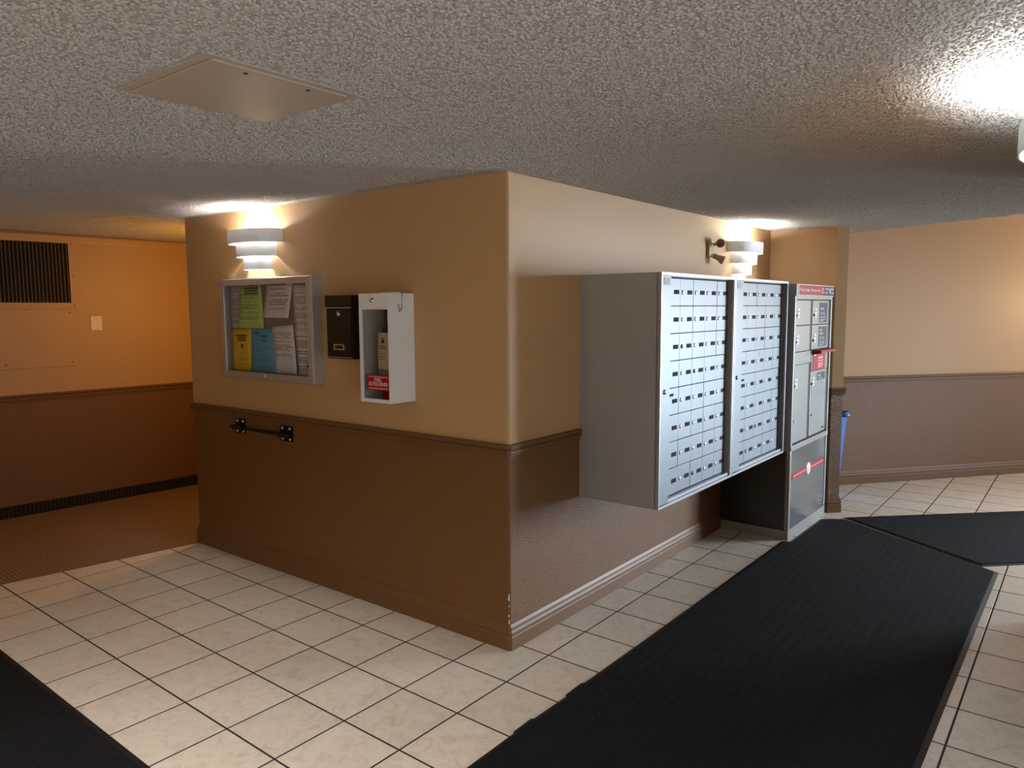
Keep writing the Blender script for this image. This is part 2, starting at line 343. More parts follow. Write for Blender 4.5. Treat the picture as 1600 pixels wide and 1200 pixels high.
# ceilings: the lobby slab stops along a slanted edge, beyond it the vestibule ceiling is higher
CE0 = Vector((.86, 13.55)); CE1 = Vector((4.72, 11.63)); cd = (CE1-CE0).normalized()
ce = lambda t: tuple(CE0+cd*t)
ceil_main = MB().prism([(-15.7, -13.4), (12.4, -13.4), (12.4, 4), ce(8.3), ce(-1.6), (-.6, 14.6), (-15.7, 14.6)], H, H+.25).build('ceiling', 'ceil', **ST)
MB().prism([ce(-2.8), ce(8.6), (13.5, 16), (12.5, 27), (6, 27), (-3, 15.2)], 8.9, 9.1).build('ceiling', 'ceil', **ST)
MB().prism([ce(8.3), ce(-1.6), tuple(CE0+cd*-1.6+Vector((.07, .14))), tuple(CE0+cd*8.3+Vector((.07, .14)))], H+.25, 8.9).build('trim_4', 'tan', **ST)
# sprayed popcorn blobs near the viewer: real bumps on the ceiling, scattered by geometry nodes
pm = MB(); q = .25; yy = -6.0
while yy < 14.0:
    xx = -14.25
    while xx < 5.9:
        c = (xx+q/2, yy+q/2)
        blkd = (-9.3 < c[0] < -.45 and c[1] > .62) or (c[1] > 11.4 and c[0] < 1.2) or (Vector(c)-CE0).dot(Vector((-cd.y, cd.x))) > -.12 or (c[0] < -9.2 and c[1] > 4)
        hat = abs(c[0]-.02) < .75 and abs(c[1]+3.716) < .75 or (abs(c[0]+10.14) < .6 and abs(c[1]+.2) < .6)
        if not blkd and not hat and c[0] < 5.85: pm.add([(xx, yy, 0), (xx+q, yy, 0), (xx+q, yy+q, 0), (xx, yy+q, 0)], [(3, 2, 1, 0)])
        xx += q
    yy += q
pop = pm.build('popcorn_texture', 'popcorn', None, (0, 0, H-.0005)); pop['kind'] = 'stuff'
ng = bpy.data.node_groups.new('scatter', 'GeometryNodeTree'); ng.interface.new_socket('Geometry', in_out='INPUT', socket_type='NodeSocketGeometry'); ng.interface.new_socket('Geometry', in_out='OUTPUT', socket_type='NodeSocketGeometry')
gi = ng.nodes.new('NodeGroupInput'); go = ng.nodes.new('NodeGroupOutput'); L = ng.links
dp = ng.nodes.new('GeometryNodeDistributePointsOnFaces'); dp.inputs['Density'].default_value = 9500; L.new(gi.outputs[0], dp.inputs['Mesh'])
ic = ng.nodes.new('GeometryNodeMeshIcoSphere'); ic.inputs['Radius'].default_value = 1; ic.inputs['Subdivisions'].default_value = 2
sm_ = ng.nodes.new('GeometryNodeSetShadeSmooth'); L.new(ic.outputs[0], sm_.inputs[0])
smt = ng.nodes.new('GeometryNodeSetMaterial'); smt.inputs['Material'].default_value = M['popcorn']; L.new(sm_.outputs[0], smt.inputs[0])
rv = ng.nodes.new('FunctionNodeRandomValue'); rv.data_type = 'FLOAT_VECTOR'; rv.inputs[0].default_value = (.0028, .0028, .0012); rv.inputs[1].default_value = (.0062, .0062, .0036)
rr = ng.nodes.new('FunctionNodeRandomValue'); rr.data_type = 'FLOAT_VECTOR'; rr.inputs[0].default_value = (-.4, -.4, 0); rr.inputs[1].default_value = (.4, .4, 6.28); rr.inputs['Seed'].default_value = 5
ip = ng.nodes.new('GeometryNodeInstanceOnPoints'); L.new(dp.outputs['Points'], ip.inputs['Points']); L.new(smt.outputs[0], ip.inputs['Instance']); L.new(rv.outputs[0], ip.inputs['Scale']); L.new(rr.outputs[0], ip.inputs['Rotation'])
jn = ng.nodes.new('GeometryNodeJoinGeometry'); L.new(ip.outputs[0], jn.inputs[0]); L.new(jn.outputs[0], go.inputs[0])
md = pop.modifiers.new('scatter', 'NODES'); md.node_group = ng; pop.parent = ceil_main
# entrance: glazed double door filling the end of the vestibule
dr = thing('entrance_door', 'glazed aluminium entrance doors at the end of the vestibule', 'door', (door_c.x, door_c.y, 0), math.atan2(-WN.y, -WN.x)+0)
dr['kind'] = 'structure'; dr.name = 'door_1'
for k in ('label', 'category'): del dr[k]
fm = MB()
for x in (-4.7, -2.4, -.05, 2.3, 4.6): fm.box(x-.08, -.1, 0, x+.18, .1, 6.9)
for z in (0, 6.7): fm.box(-4.75, -.1, z, 4.75, .1, z+.25)
fm.build('door_frame', 'alu', dr)
for x in (-4.5, -2.2, .15, 2.5): MB().box(x, -.02, .25, x+2.05, .02, 6.7).build('pane', 'doorglass', dr)
MB().prism([fw(12), fw(12, 9.4), fw(12.4, 9.4), fw(12.4)], 6.95, 8.9).build('wall_transom', 'tan', **ST)
# floor slab with grout, then the tiles
floor = MB().prism([(-15.7, -13.4), (12.4, -13.4), (12.4, 8), (14, 20), (12, 27), (6, 27), (-2, 15.5), (-15.7, 15.5)], -.3, -.010).build('floor', 'grout', **ST)
cl0 = Vector((-9.24, .598)); cld = Vector((-.564, -3.559)).normalized()       # carpet edge line
def cl(y): return cl0.x+cld.x/cld.y*(y-cl0.y) if y < .64 else -9.24
MB().prism([(-15.7, -13.4), (cl(-13.4), -13.4), (cl(.64), .64), (-9.2, 13.3), (-15.7, 13.3)], -.010, .0).build('floor_carpet', 'carpet', **ST)

def clip(poly, p, d):                            # keep the part to the right of the line p + t d (d pointing to -y: right = +x side ... )
    out = []; n = Vector((-d.y, d.x))
    side = lambda q: (Vector(q)-p).dot(n)
    for i, a in enumerate(poly):
        b = poly[(i+1) % len(poly)]; sa, sb = side(a), side(b)
        if sa >= 0: out.append(a)
        if sa*sb < 0: t = sa/(sa-sb); out.append((a[0]+(b[0]-a[0])*t, a[1]+(b[1]-a[1])*t))
    return out
def tile_geo(mb, poly, ox=0, oy=0):              # tile with a small chamfer
    n = len(poly); cx = sum(p[0] for p in poly)/n; cy = sum(p[1] for p in poly)/n; c = .003
    ins = lambda p: (p[0]-c*(1 if p[0] > cx else -1), p[1]-c*(1 if p[1] > cy else -1))
    vs = [(x-ox, y-oy, -.02) for x, y in poly]+[(x-ox, y-oy, -.002) for x, y in poly]+[(*[a-b for a, b in zip(ins(p), (ox, oy))], 0) for p in poly]
    mb.add(vs, [(n+i, n+(i+1) % n, 2*n+(i+1) % n, 2*n+i) for i in range(n)]+[[2*n+i for i in range(n)]])
    mb.add(vs[:2*n], [(i, (i+1) % n, n+(i+1) % n, n+i) for i in range(n)], 1)
CP = Vector((6.10722, -7.55655, 5.12295))
def px(x, y, z=0):
    d = Vector((x, y, z))-CP; w = d.dot(f)
    if w < .5: return None
    return 800+FPX*d.dot(r2)/w, 600-FPX*d.dot(u2)/w
def inside(q, poly):
    c = False
    for i in range(len(poly)):
        (x0, y0), (x1, y1) = poly[i-1], poly[i]
        if (y0 > q[1]) != (y1 > q[1]) and q[0] < (x1-x0)*(q[1]-y0)/(y1-y0)+x0: c = not c
    return c
mat1 = [(.86, -4.6), (4.82, -4.6), (4.9, 9.036), (1.6, 11.08), (1.13, 10.75), (1.12, 8.5), (.955, 8.487), (.87, 0.0)]
m2a = Vector((1.53, 11.20)); m2b = Vector((4.60, 9.265)); m2d = Vector((.715, .70)).normalized()
mat2 = [tuple(m2a), tuple(m2b), tuple(m2b+m2d*9), tuple(m2a+m2d*9)]
mat3 = [(-8.2, -8.6), (.5, -8.6), (.5, -3.96), (-8.2, -3.96)]
G = .0125; full = None; rest = MB(); cnt = 0
for i in range(-11, 13):
    for j in range(-14, 27):
        sq = [(i+G, j+G), (i+1-G, j+G), (i+1-G, j+1-G), (i+G, j+1-G)]
        cs = [(i+a, j+b) for a in (.02, .98) for b in (.02, .98)]
        if all(inside(c, blk) for c in cs): continue
        if all((Vector(c)-W0).dot(WN) > 0 for c in cs) or all((Vector(c)-e0).dot(WN) < -.0 and c[1] > 8 for c in cs): continue
        if j >= 8 and i > 5 and (Vector((i+.5, j+.5))-e0).dot(WN) < .3: continue
        if i < -9 and j >= 1: continue
        sq = clip(sq, cl0+Vector((.02, 0)), Vector(cld)) if (i < -8) else sq
        if len(sq) < 3: continue
        vis = False
        for a in (0, .5, 1):
            for b in (0, .5, 1):
                q = (i+a, j+b); p = px(*q)
                if p and -60 < p[0] < 1660 and p[1] < 1260 and not inside(q, blk) and not any(inside(q, mm) for mm in (mat1, mat2, mat3)): vis = True
        if vis and cnt < 300 and j < 20:
            cnt += 1
            if len(sq) == 4 and abs(sq[1][0]-sq[0][0]-(1-2*G)) < 1e-6 and abs(sq[2][0]-sq[3][0]-(1-2*G)) < 1e-6:
                if full is None:
                    mb = MB(); tile_geo(mb, [(G, G), (1-G, G), (1-G, 1-G), (G, 1-G)]); o = mb.build('tile', ['tile', 'grout'], floor, (i, j, 0)); full = o.data
                else: inst('tile', full, floor, (i, j, 0))
            else:
                mb = MB(); tile_geo(mb, sq, i, j); mb.build('tile', ['tile', 'grout'], floor, (i, j, 0))
        else: tile_geo(rest, sq)
rest.build('tile_field', ['tile', 'grout'], floor, kind='stuff')

# mouldings
def moulding(name, path, prof, mats='trim'):     # path: wall-surface points, room on the LEFT of travel; prof: (out, z) from bottom to top
    n = len(path); P = [Vector(p) for p in path]; mb = MB(); vs = []
    for i in range(n):
        d0 = (P[i]-P[i-1]).normalized() if i else (P[1]-P[0]).normalized()
        d1 = (P[i+1]-P[i]).normalized() if i < n-1 else d0
        n0 = Vector((-d0.y, d0.x)); n1 = Vector((-d1.y, d1.x)); m = (n0+n1).normalized(); k = 1/max(.3, m.dot(n0))
        vs += [(*(P[i]+m*(o*k)), z) for o, z in prof]
    q = len(prof); fs = [(i*q+j, (i+1)*q+j, (i+1)*q+j+1, i*q+j+1) for i in range(n-1) for j in range(q-1)]
    fs += [list(range(q)), [(n-1)*q+j for j in reversed(range(q))]]
    return mb.add(vs, fs).build(name, mats, **ST)
RAILP = [(0, RAIL0), (.028, RAIL0), (.03, RAIL0+.03), (.05, RAIL0+.045), (.05, RAIL0+.085), (.036, RAIL0+.095), (.036, RAIL0+.105), (.062, RAIL0+.125), (.066, RAIL1-.02), (.055, RAIL1), (0, RAIL1)]
BASEP = [(0, .005), (.05, .005), (.05, .2), (.04, .215), (.04, .23), (.05, .245), (.048, .275), (.034, .3), (.03, .325), (.03, .345), (.018, .375), (.01, .395), (0, .4)]
corner = [(A.x-.012, A.y), (A.x, A.y+.012)]
moulding('trim_1', [(-9.22, 3.5), tuple(B), corner[0], corner[1], (-.55, 2.645)][::-1], RAILP)
moulding('baseboard_center', [(-9.22, 3.5), tuple(B), corner[0], corner[1], (-.55, 8.6)][::-1], BASEP)
moulding('trim_2', [(PX2-.1, PY2+.12), (PX2, PY2), (PX, PY), (-.5, PY)], RAILP)
moulding('baseboard_pillar', [(PX2-.1, PY2+.12), (PX2, PY2), (PX, PY), (-.5, PY)], BASEP)
moulding('trim_3', [fw(11.9), fw(-1.8)], RAILP)
moulding('baseboard_back', [fw(11.9), fw(-1.8)], BASEP)
moulding('trim_5', [lp(14), lp(-11)][::-1] if False else [lp(-11), lp(14)][::-1], [(o, z-.08) for o, z in RAILP])
moulding('baseboard_left', [lp(14), lp(-11)], [(0, .0), (.03, .0), (.03, .26), (.022, .285), (0, .29)], 'cove')
moulding('trim_6', [lp(14), lp(-11)], [(0, 6.86), (.04, 6.86), (.05, 6.9), (.05, 7.02), (0, 7.04)], 'cream')
# chipped corner
for z, w, h in ((.43, .012, .09), (.53, .020, .05), (.79, .022, .06), (.84, .014, .06), (.68, .010, .03), (.37, .012, .04)):
    c = (A.x-.012, A.y+.012)
    vs = []
    for k in range(8):
        a = 2*PI*k/8; q = random.uniform(.6, 1.15)
        vs.append((c[0]-.0-w*q*max(0, -math.cos(a))*1.2+.010*q*max(0, math.cos(a))*.9, c[1]-.0145-.001, z+h/2*q*math.sin(a)))
    n = len(vs); vs += [(x, y+.006, zz) for x, y, zz in vs]
    MB().add(vs, [list(range(n)), list(reversed(range(n, 2*n)))]+[(i, (i+1) % n, n+(i+1) % n, n+i) for i in range(n)]).build('paint_chip', 'plasterchip', wall_c)

# ---------------------------------------------------------------- floor mats
def floor_mat(poly, label, w_border, c=None):
    n = len(poly); cx = sum(p[0] for p in poly)/n; cy = sum(p[1] for p in poly)/n
    t = thing('floor_mat', label, 'floor mat', (cx, cy, 0)); P = [Vector((x-cx, y-cy)) for x, y in poly]
    ins = []
    for i in range(n):
        d0 = (P[i]-P[i-1]).normalized(); d1 = (P[(i+1) % n]-P[i]).normalized()
        n0 = Vector((-d0.y, d0.x)); n1 = Vector((-d1.y, d1.x)); m = (n0+n1).normalized(); ins.append(P[i]+m*(w_border/max(.3, m.dot(n0))))
    vs = [(*p, .001) for p in P]+[(*p, .01) for p in P]+[(*p, .024) for p in ins]+[(*p, .005) for p in ins]
    MB().add(vs, [(k*n+i, k*n+(i+1) % n, (k+1)*n+(i+1) % n, (k+1)*n+i) for k in range(3) for i in range(n)]).build('border', 'blackp', t, label='smooth black rubber edge of the mat')
    MB().prism([tuple(p) for p in ins], .006, .036).build('pile', 'pile', t)
    return t
def notched(poly): return poly
floor_mat([(.86, -4.6), (4.82, -4.6), (4.9, 9.036), (1.6, 11.08), (1.13, 10.75), (1.1, 8.53), (.955, 8.49), (.9, 2.2), (.875, .62), (.845, .6), (.85, .2), (.88, .18), (.86, -.52), (.83, -.54), (.835, -.9), (.86, -.93)],
          'long black ribbed floor mat running past the mailboxes', .07)
floor_mat(mat2, 'black floor mat on the tiles of the vestibule, turned towards the entrance', .06)
floor_mat(mat3, 'black floor mat in the near left corner of the photo', .08)

# ---------------------------------------------------------------- ceiling hatches
def hatch(name, cx, cy, hw, label, rz, m):
    t = thing(name, label, 'ceiling hatch', (cx, cy, H), rz)
    fr = MB(); w = .07
    for a in ((-hw, -hw, -hw+w, hw), (hw-w, -hw, hw, hw), (-hw+w, -hw, hw-w, -hw+w), (-hw+w, hw-w, hw-w, hw)): fr.box(a[0], a[1], -.012, a[2], a[3], .0)
    fr.build('frame', m, t)
    q = hw-w-.012
    d = MB().box(-q, -q, -.02, q, q, -.004, bev=.004).build('hatch_door', m, t)
    for x, y in ((q-.1, -q+.35), (q-.1, q-.35)): MB().lathe([(0, -.027), (.018, -.025), (.02, -.019)], (x, y, 0), n=10).build('screw', 'bolt', d)
    return t
hatch('ceiling_hatch', .02, -3.716, .735, 'square painted metal hatch in the ceiling nearest the viewer', 0, 'cap')
hatch('ceiling_hatch', -10.14, -.2, .56, 'small square hatch in the ceiling above the carpeted corridor', .15, 'cap')

# ---------------------------------------------------------------- corridor wall fittings
RLW = math.atan2(LWd.y, LWd.x)
def on_left(s, z): p = LW0+LWd*s; return (p.x, p.y, z)
# return-air grille: s from -2.2 to 2.0
t = thing('air_grille', 'large return-air grille with vertical bronze slats high on the corridor wall', 'vent', on_left(0, 0), RLW)
gx0, gx1, gz0, gz1 = -1.9, 1.83, 5.33, 6.84
fr = MB()
for a in ((gx0-.14, gz0-.14, gx0, gz1+.06), (gx1, gz0-.14, gx1+.14, gz1+.06), (gx0, gz0-.14, gx1, gz0), (gx0, gz1, gx1, gz1+.06)): fr.box(a[0], -.05, a[1], a[2], -.0, a[3])
fr.build('frame', 'cream', t)
MB().box(gx0, -.008, gz0, gx1, -.001, gz1).build('filter', 'mesh', t)
sl = MB().box(-.008, -.042, gz0, .006, -.01, gz1); me = None
k = gx0+.04
while k < gx1:
    if me is None: me = sl.build('slat', 'slat', t, (k, 0, 0)).data
    else: inst('slat', me, t, (k, 0, 0))
    k += .083
for x, z in ((gx1+.07, gz1-.02), (gx1+.07, 6.0), (gx1+.07, gz0-.07), (.9, gz0-.07)): MB().lathe([(0, .058), (.014, .056), (.018, .05)], (x, 0, z), (0, -1, 0), 8).build('screw', 'trim', t)
t = thing('wall_panel', 'flat painted access panel screwed to the corridor wall below the grille', 'panel', on_left(0, 0), RLW)
MB().box(-1.95, -.03, 3.7, 1.88, -.0, 5.16, bev=.008).build('plate', 'cream', t)
for x, z in ((1.78, 3.8), (1.78, 5.08), (.3, 3.8)): MB().lathe([(0, .04), (.016, .038), (.02, .03)], (x, 0, z), (0, -1, 0), 8).build('screw', 'trim', t)
t = thing('blank_wall_plate', 'ivory blank cover plate on the orange-lit corridor wall', 'wall plate', on_left(2.4, 4.79), RLW)
MB().box(-.14, -.03, -.19, .14, 0, .19, bev=.012).build('plate', 'offwhite', t)
for z in (-.13, .13): MB().lathe([(0, .036), (.012, .034), (.015, .03)], (0, 0, z), (0, -1, 0), 8).build('screw', 'screw', t)

# ---------------------------------------------------------------- wall sconces
def sconce(loc, rz, label, zoff=0, power=SCONCE_W, tint=SCONCE_C):
    t = thing('wall_sconce', label, 'wall lamp', loc, rz, 'stepped wall sconces')
    MB().box(-.2, -.03, -.42, .2, 0, .2, bev=.01).build('back_plate', 'white', t)
    for w, d, z0, z1 in ((.73, .47, .0, .245), (.55, .355, -.245, .05), (.39, .25, -.485, -.15)):
        n = 28; th = .016; vs = []
        prof = lambda ww, dd, i: (ww*math.cos(PI*i/n), -dd*abs(math.sin(PI*i/n))**.75)
        for z in (z0, z1):
            vs += [(*prof(w, d, i), z) for i in range(n+1)]+[(*prof(w-th, d-th, i), z) for i in range(n+1)]
        k = n+1; fs = []
        for i in range(n):
            fs += [(i, i+1, 2*k+i+1, 2*k+i), (k+i, 3*k+i, 3*k+i+1, k+i+1), (i, k+i, k+i+1, i+1), (2*k+i, 2*k+i+1, 3*k+i+1, 3*k+i)]
        fs += [(0, 2*k, 3*k, k), (n, k+n, 3*k+n, 2*k+n)]
        MB().add(vs, fs, 0, False).build('tier', 'sconce', t)
    MB().lathe([(.001, -.12), (.045, -.115), (.07, -.07), (.075, -.02), (.06, .03), (.035, .06), (.03, .1)], (0, -.15, .06), (0, 0, 1), 14).build('bulb', 'bulb', t)
    MB().tube((0, -.15, -.12), (0, -.15, -.05), .04).tube((0, -.15, -.09), (0, 0, -.09), .02).build('lamp_holder', 'white', t)
    p = Matrix.Rotation(rz, 4, 'Z') @ Vector((0, -.2, .06))
    point('sconce_lamp', Vector(loc)+p, power, tint, .09)
    return t
def on_L(s, z): p = A+DL*s; return (p.x, p.y, z)
sconce(on_L(5.99, 6.37), RZL, 'white three-tier half-round wall sconce above the glass notice case')
sconce((-.55, 9.46, 6.37), PI/2, 'white three-tier half-round wall sconce above the mailboxes beside the twin emergency lamp', power=32)
sconce((RX, .2, 6.37), -PI/2, 'white wall sconce cut off by the right edge of the photo', power=60, tint=(.80, .90, 1.0))

# ---------------------------------------------------------------- notice case
W, HB, D = 2.88, 1.94, .245
s0 = 5.62; z0 = 3.79
nb = thing('notice_case', 'silver aluminium notice case with glass door and papers inside', 'notice board', on_L(s0, z0), RZL)
hx = W/2
b = MB().box(-hx, -D+.03, 0, -hx+.04, 0, HB).box(hx-.04, -D+.03, 0, hx, 0, HB).box(-hx+.04, -D+.03, 0, hx-.04, 0, .04).box(-hx+.04, -D+.03, HB-.04, hx-.04, 0, HB)
b.build('case', 'alu', nb)
MB().box(-hx+.04, -.04, .04, hx-.04, 0, HB-.04).build('pinboard', 'cork', nb)
fr = MB(); wf = .125
y0, y1 = -D, -D+.028
X0, X1, Z0, Z1 = -hx+.012, hx-.012, .012, HB-.012
def mitre(mb, q): # four mitred frame members, each a bevelled prism
    return mb
for (ax, az, bx, bz, cx, cz, dx, dz) in ((X0, Z0, X1, Z0, X1-wf, Z0+wf, X0+wf, Z0+wf), (X1, Z0, X1, Z1, X1-wf, Z1-wf, X1-wf, Z0+wf), (X1, Z1, X0, Z1, X0+wf, Z1-wf, X1-wf, Z1-wf), (X0, Z1, X0, Z0, X0+wf, Z0+wf, X0+wf, Z1-wf)):
    vs = [(ax, y1, az), (bx, y1, bz), (bx, y0+.008, bz), (ax, y0+.008, az), (ax*.985, y0, az+(.01 if az < 1 else -.01)), (bx*.985, y0, bz+(.01 if bz < 1 else -.01)), (cx, y0, cz), (dx, y0, dz), (cx, y0+.02, cz), (dx, y0+.02, dz), (cx, y1, cz), (dx, y1, dz)]
    fr.add(vs, [(0, 1, 2, 3), (3, 2, 5, 4), (4, 5, 6, 7), (7, 6, 8, 9), (9, 8, 10, 11), (11, 10, 1, 0)])
dfr = fr.build('door_frame', 'alu', nb)
MB().box(X0+wf-.02, -D+.022, Z0+wf-.02, X1-wf+.02, -D+.027, Z1-wf+.02).build('pane', 'glass', nb)
MB().lathe([(0, .022), (.018, .02), (.024, 0)], (-.02, -D, .09), (0, -1, 0), 12).build('lock', 'chrome', dfr)
MB().box(hx-.16, -D-.004, .3, hx-.135, -D, .37).build('catch', 'bolt', dfr)
def sheet(name, pts, m, label, off, curl=0, extra=None):       # pts: (s,z) tl tr br bl on the pinboard plane
    cs = sum(p[0] for p in pts)/4; cz = min(p[1] for p in pts); px_, py_ = None, None
    p = A+DL*cs+NL*(.042+off)
    o = []
    n = 6; vs = []
    loc = [(-(s-cs), z-cz) for s, z in pts]
    tl, tr, br, bl = [Vector(q) for q in loc]
    for back in (0, .0025):
        for i in range(n+1):
            for j in range(n+1):
                a, bb = i/n, j/n
                q = (tl*(1-a)+tr*a)*(1-bb)+(bl*(1-a)+br*a)*bb
                vs.append((q.x, -curl*(bb**2)*(1-.4*a)+back-.003, q.y))
    k = n+1; fs = []
    for i in range(n):
        for j in range(n):
            a0 = i*k+j; fs += [(a0, a0+1, a0+k+1, a0+k), (k*k+a0, k*k+a0+k, k*k+a0+k+1, k*k+a0+1)]
    rimi = [i*k for i in range(k)]+[n*k+j for j in range(1, k)]+[i*k+n for i in range(n-1, -1, -1)]+[j for j in range(n-1, 0, -1)]
    for q in range(len(rimi)): a0, b0 = rimi[q], rimi[(q+1) % len(rimi)]; fs.append((a0, b0, k*k+b0, k*k+a0))
    t = thing(name, label, 'paper', (p.x, p.y, cz), RZL, 'papers in the notice case')
    MB().add(vs, fs, 0, True).build('sheet', m, t)
    return t
PW = (214, 208, 206)
sheet('notice_sheet', [(6.99, 5.61), (6.62, 5.61), (6.70, 4.765), (6.99, 4.76)], paper_mat('lilac_paper', (186, 172, 176), 24), 'pale lilac notice at the far left of the case behind the green sheet', .004)
sheet('notice_sheet', [(4.965, 5.57), (4.38, 5.56), (4.38, 4.75), (4.917, 4.74)], paper_mat('white_paper_b', PW, 22, ink=(90, 80, 90)), 'white notice at the upper right of the case with a dark heading bar', .004)
sheet('notice_sheet', [(4.93, 4.78), (4.35, 4.78), (4.35, 3.93), (4.853, 3.92)], paper_mat('white_paper_c', PW, 22, left=.02, fill=.75), 'white ruled notice at the lower right corner of the case', .008)
g = sheet('notice_sheet', [(6.653, 5.62), (5.93, 5.60), (5.864, 4.766), (6.738, 4.765)], paper_mat('green_paper', (178, 204, 108), 30, top=.78, bottom=.14), 'lime green notice pinned at the upper left of the case', .012, .03)
wt = sheet('notice_sheet', [(5.745, 5.62), (4.953, 5.61), (5.066, 4.968), (5.843, 4.978)], paper_mat('white_paper_a', PW, 16, left=.2, right=.92, top=.88, bottom=.25), 'white notice pinned at the top centre of the case, lower corner curled', .012, .05)
yl = sheet('notice_sheet', [(7.0, 4.733), (6.344, 4.76), (6.36, 3.93), (6.98, 3.93)], paper_mat('yellow_paper', (228, 178, 12), 26, left=.25, right=.95, top=.5, ink=(150, 110, 20)), 'yellow notice at the lower left of the case', .012, .02)
bl_ = sheet('notice_sheet', [(6.30, 4.741), (5.548, 4.769), (5.548, 3.93), (6.31, 3.93)], paper_mat('blue_paper', (76, 158, 196), 28, left=.15, right=.85, top=.86, ink=(40, 96, 140)), 'sky blue notice beside the yellow one', .016, .02)
sheet('notice_sheet', [(6.355, 4.745), (6.20, 4.75), (6.22, 3.93), (6.36, 3.93)], paper_mat('white_paper_e', (206, 214, 220), 20, fill=0), 'white sheet showing only as a strip between the yellow and the blue notice', .008)
wl = sheet('notice_sheet', [(5.61, 4.807), (4.966, 4.851), (4.867, 3.929), (5.52, 3.93)], paper_mat('white_paper_d', PW, 28, top=.84, bottom=.3), 'tilted white notice at the lower centre of the case', .02, .03)
def dashes(parent, rows, x0, x1, m, y=-.036, center=True, name='print'):   # heading lines, illegible in the photo: word-sized bars
    mb = MB(); rnd = random.Random(len(rows)*7+int(x1*100))
    for z, h, frac in rows:
        w = (x1-x0)*frac; x = (x0+x1)/2-w/2 if center else x0; e = x+w
        while x < e-.01:
            q = min(e, x+rnd.uniform(.35, .9)*h*3.2); mb.box(x, y-.002, z-h/2, q, y, z+h/2); x = q+h*.5
    return mb.build(name, m, parent)
dashes(g, [(.83, .03, .35), (.775, .034, .8), (.725, .034, .75), (.675, .034, .85)], -.2, .36, 'kprint')
dashes(wt, [(.63, .035, .9)], -.3, .3, 'kprint', -.008)
dashes(yl, [(.69, .036, .85), (.64, .03, .6), (.595, .03, .65)], -.18, .26, 'kprint', -.014)
MB().tube((0.04, -.012, .42), (.04, -.014, .52), .012, n=6).tube((-.03, -.012, .49), (.11, -.013, .49), .008, n=6).tube((0.0, -.012, .45), (.08, -.013, .53), .006, n=6).build('print', 'kprint', yl)
dashes(bl_, [(.75, .036, .3)], -.26, .2, 'kprint', -.008, False); dashes(bl_, [(.69, .03, .4), (.6, .03, .22)], -.2, .3, 'kprint', -.008)

# ---------------------------------------------------------------- black letter box
t = thing('letter_box', 'black metal letter box hanging between the notice case and the extinguisher cabinet', 'letter box', on_L(3.385, 4.29), RZL)
w = .34
MB().box(-w, -.28, 0, w, 0, 1.06, bev=.012).build('body', 'black', t)
MB().box(-w-.005, -.31, .88, w+.005, -.02, 1.07, bev=.015).build('slot_flap', 'black', t)
d = MB().box(-w+.03, -.3, .03, w-.03, -.27, .85, bev=.01).build('door', 'black', t)
MB().box(-w+.03, -.306, .855, w-.03, -.28, .868).build('slot_lip', 'alu', t)
MB().lathe([(0, .03), (.03, .028), (.045, .01), (.045, 0)], (0, -.3, .76), (0, -1, 0), 16).build('lock', 'chrome', d)
fr = MB().box(-.13, -.315, .15, .13, -.3, .17).box(-.13, -.315, .23, .13, -.3, .25).box(-.13, -.315, .17, -.11, -.3, .23).box(.11, -.315, .17, .13, -.3, .23)
fr.build('name_holder', 'chrome', d)
MB().box(-w+.03, -.303, .02, w-.03, -.285, .03).build('lower_lip', 'alu', t)

# ---------------------------------------------------------------- extinguisher cabinet
cw, chh, cd_ = .345, 1.72, .54
ec = thing('extinguisher_cabinet', 'white steel wall cabinet with a window and a red FIRE EXTINGUISHER sticker', 'cabinet', on_L(2.245, 3.65), RZL)
MB().box(-cw, -cd_+.03, 0, -cw+.015, 0, chh).box(cw-.015, -cd_+.03, 0, cw, 0, chh).box(-cw+.015, -cd_+.03, 0, cw-.015, 0, .015).box(-cw+.015, -cd_+.03, chh-.015, cw-.015, 0, chh).build('body', 'white', ec)
MB().box(-cw+.015, -.012, .015, cw-.015, 0, chh-.015).build('back_panel', 'inner', ec)
fr = MB(); y0, y1 = -cd_, -cd_+.03
fr.box(-cw, y0, chh-.25, cw, y1, chh, bev=.004).box(-cw, y0, 0, cw, y1, .06, bev=.004).box(-cw, y0, .06, -cw+.065, y1, chh-.25).box(cw-.03, y0, .06, cw, y1, chh-.25)
dd = fr.build('door', 'white', ec)
MB().box(-cw+.06, y0+.014, .055, cw-.025, y0+.02, chh-.245).build('pane', 'sglass', dd, label='smoked clear window of the cabinet')
MB().lathe([(0, .035), (.022, .033), (.04, .012), (.042, 0)], (-.02, y0, chh-.11), (0, -1, 0), 16).build('lock', 'chrome', dd)
st = MB().box(-.19, y0+.008, .20, cw-.035, y0+.0135, .435).build('sticker', 'red', ec, label='red sticker reading FIRE EXTINGUISHER')
text('lettering', 'FIRE', .085, (-.005+.06, y0+.007, .36), 'wprint', st, .15)
text('lettering', 'EXTINGUISHER', .085, (.06, y0+.007, .295), 'wprint', st, .43)
dashes(st, [(.412, .016, 1)], -.16, .28, 'pprint', y0+.007, name='small_print'); dashes(st, [(.23, .02, 1)], -.16, .28, 'pprint', y0+.007, name='small_print')
hk = MB().tube((cw+.012, -.27, chh+.02), (cw+.012, -.27, chh-.24), .007, n=6).tube((cw+.012, -.27, chh-.24), (cw+.012, -.33, chh-.285), .012, n=6).tube((cw+.012, -.33, chh-.29), (cw+.012, -.34, chh-.18), .01, n=6)
hk.build('hammer', 'screw', ec, label='small steel break-glass hammer hanging at the side')
MB().box(-.12, -.3, chh, .28, -.22, chh+.022, bev=.004).build('hammer_bracket', 'white', ec)
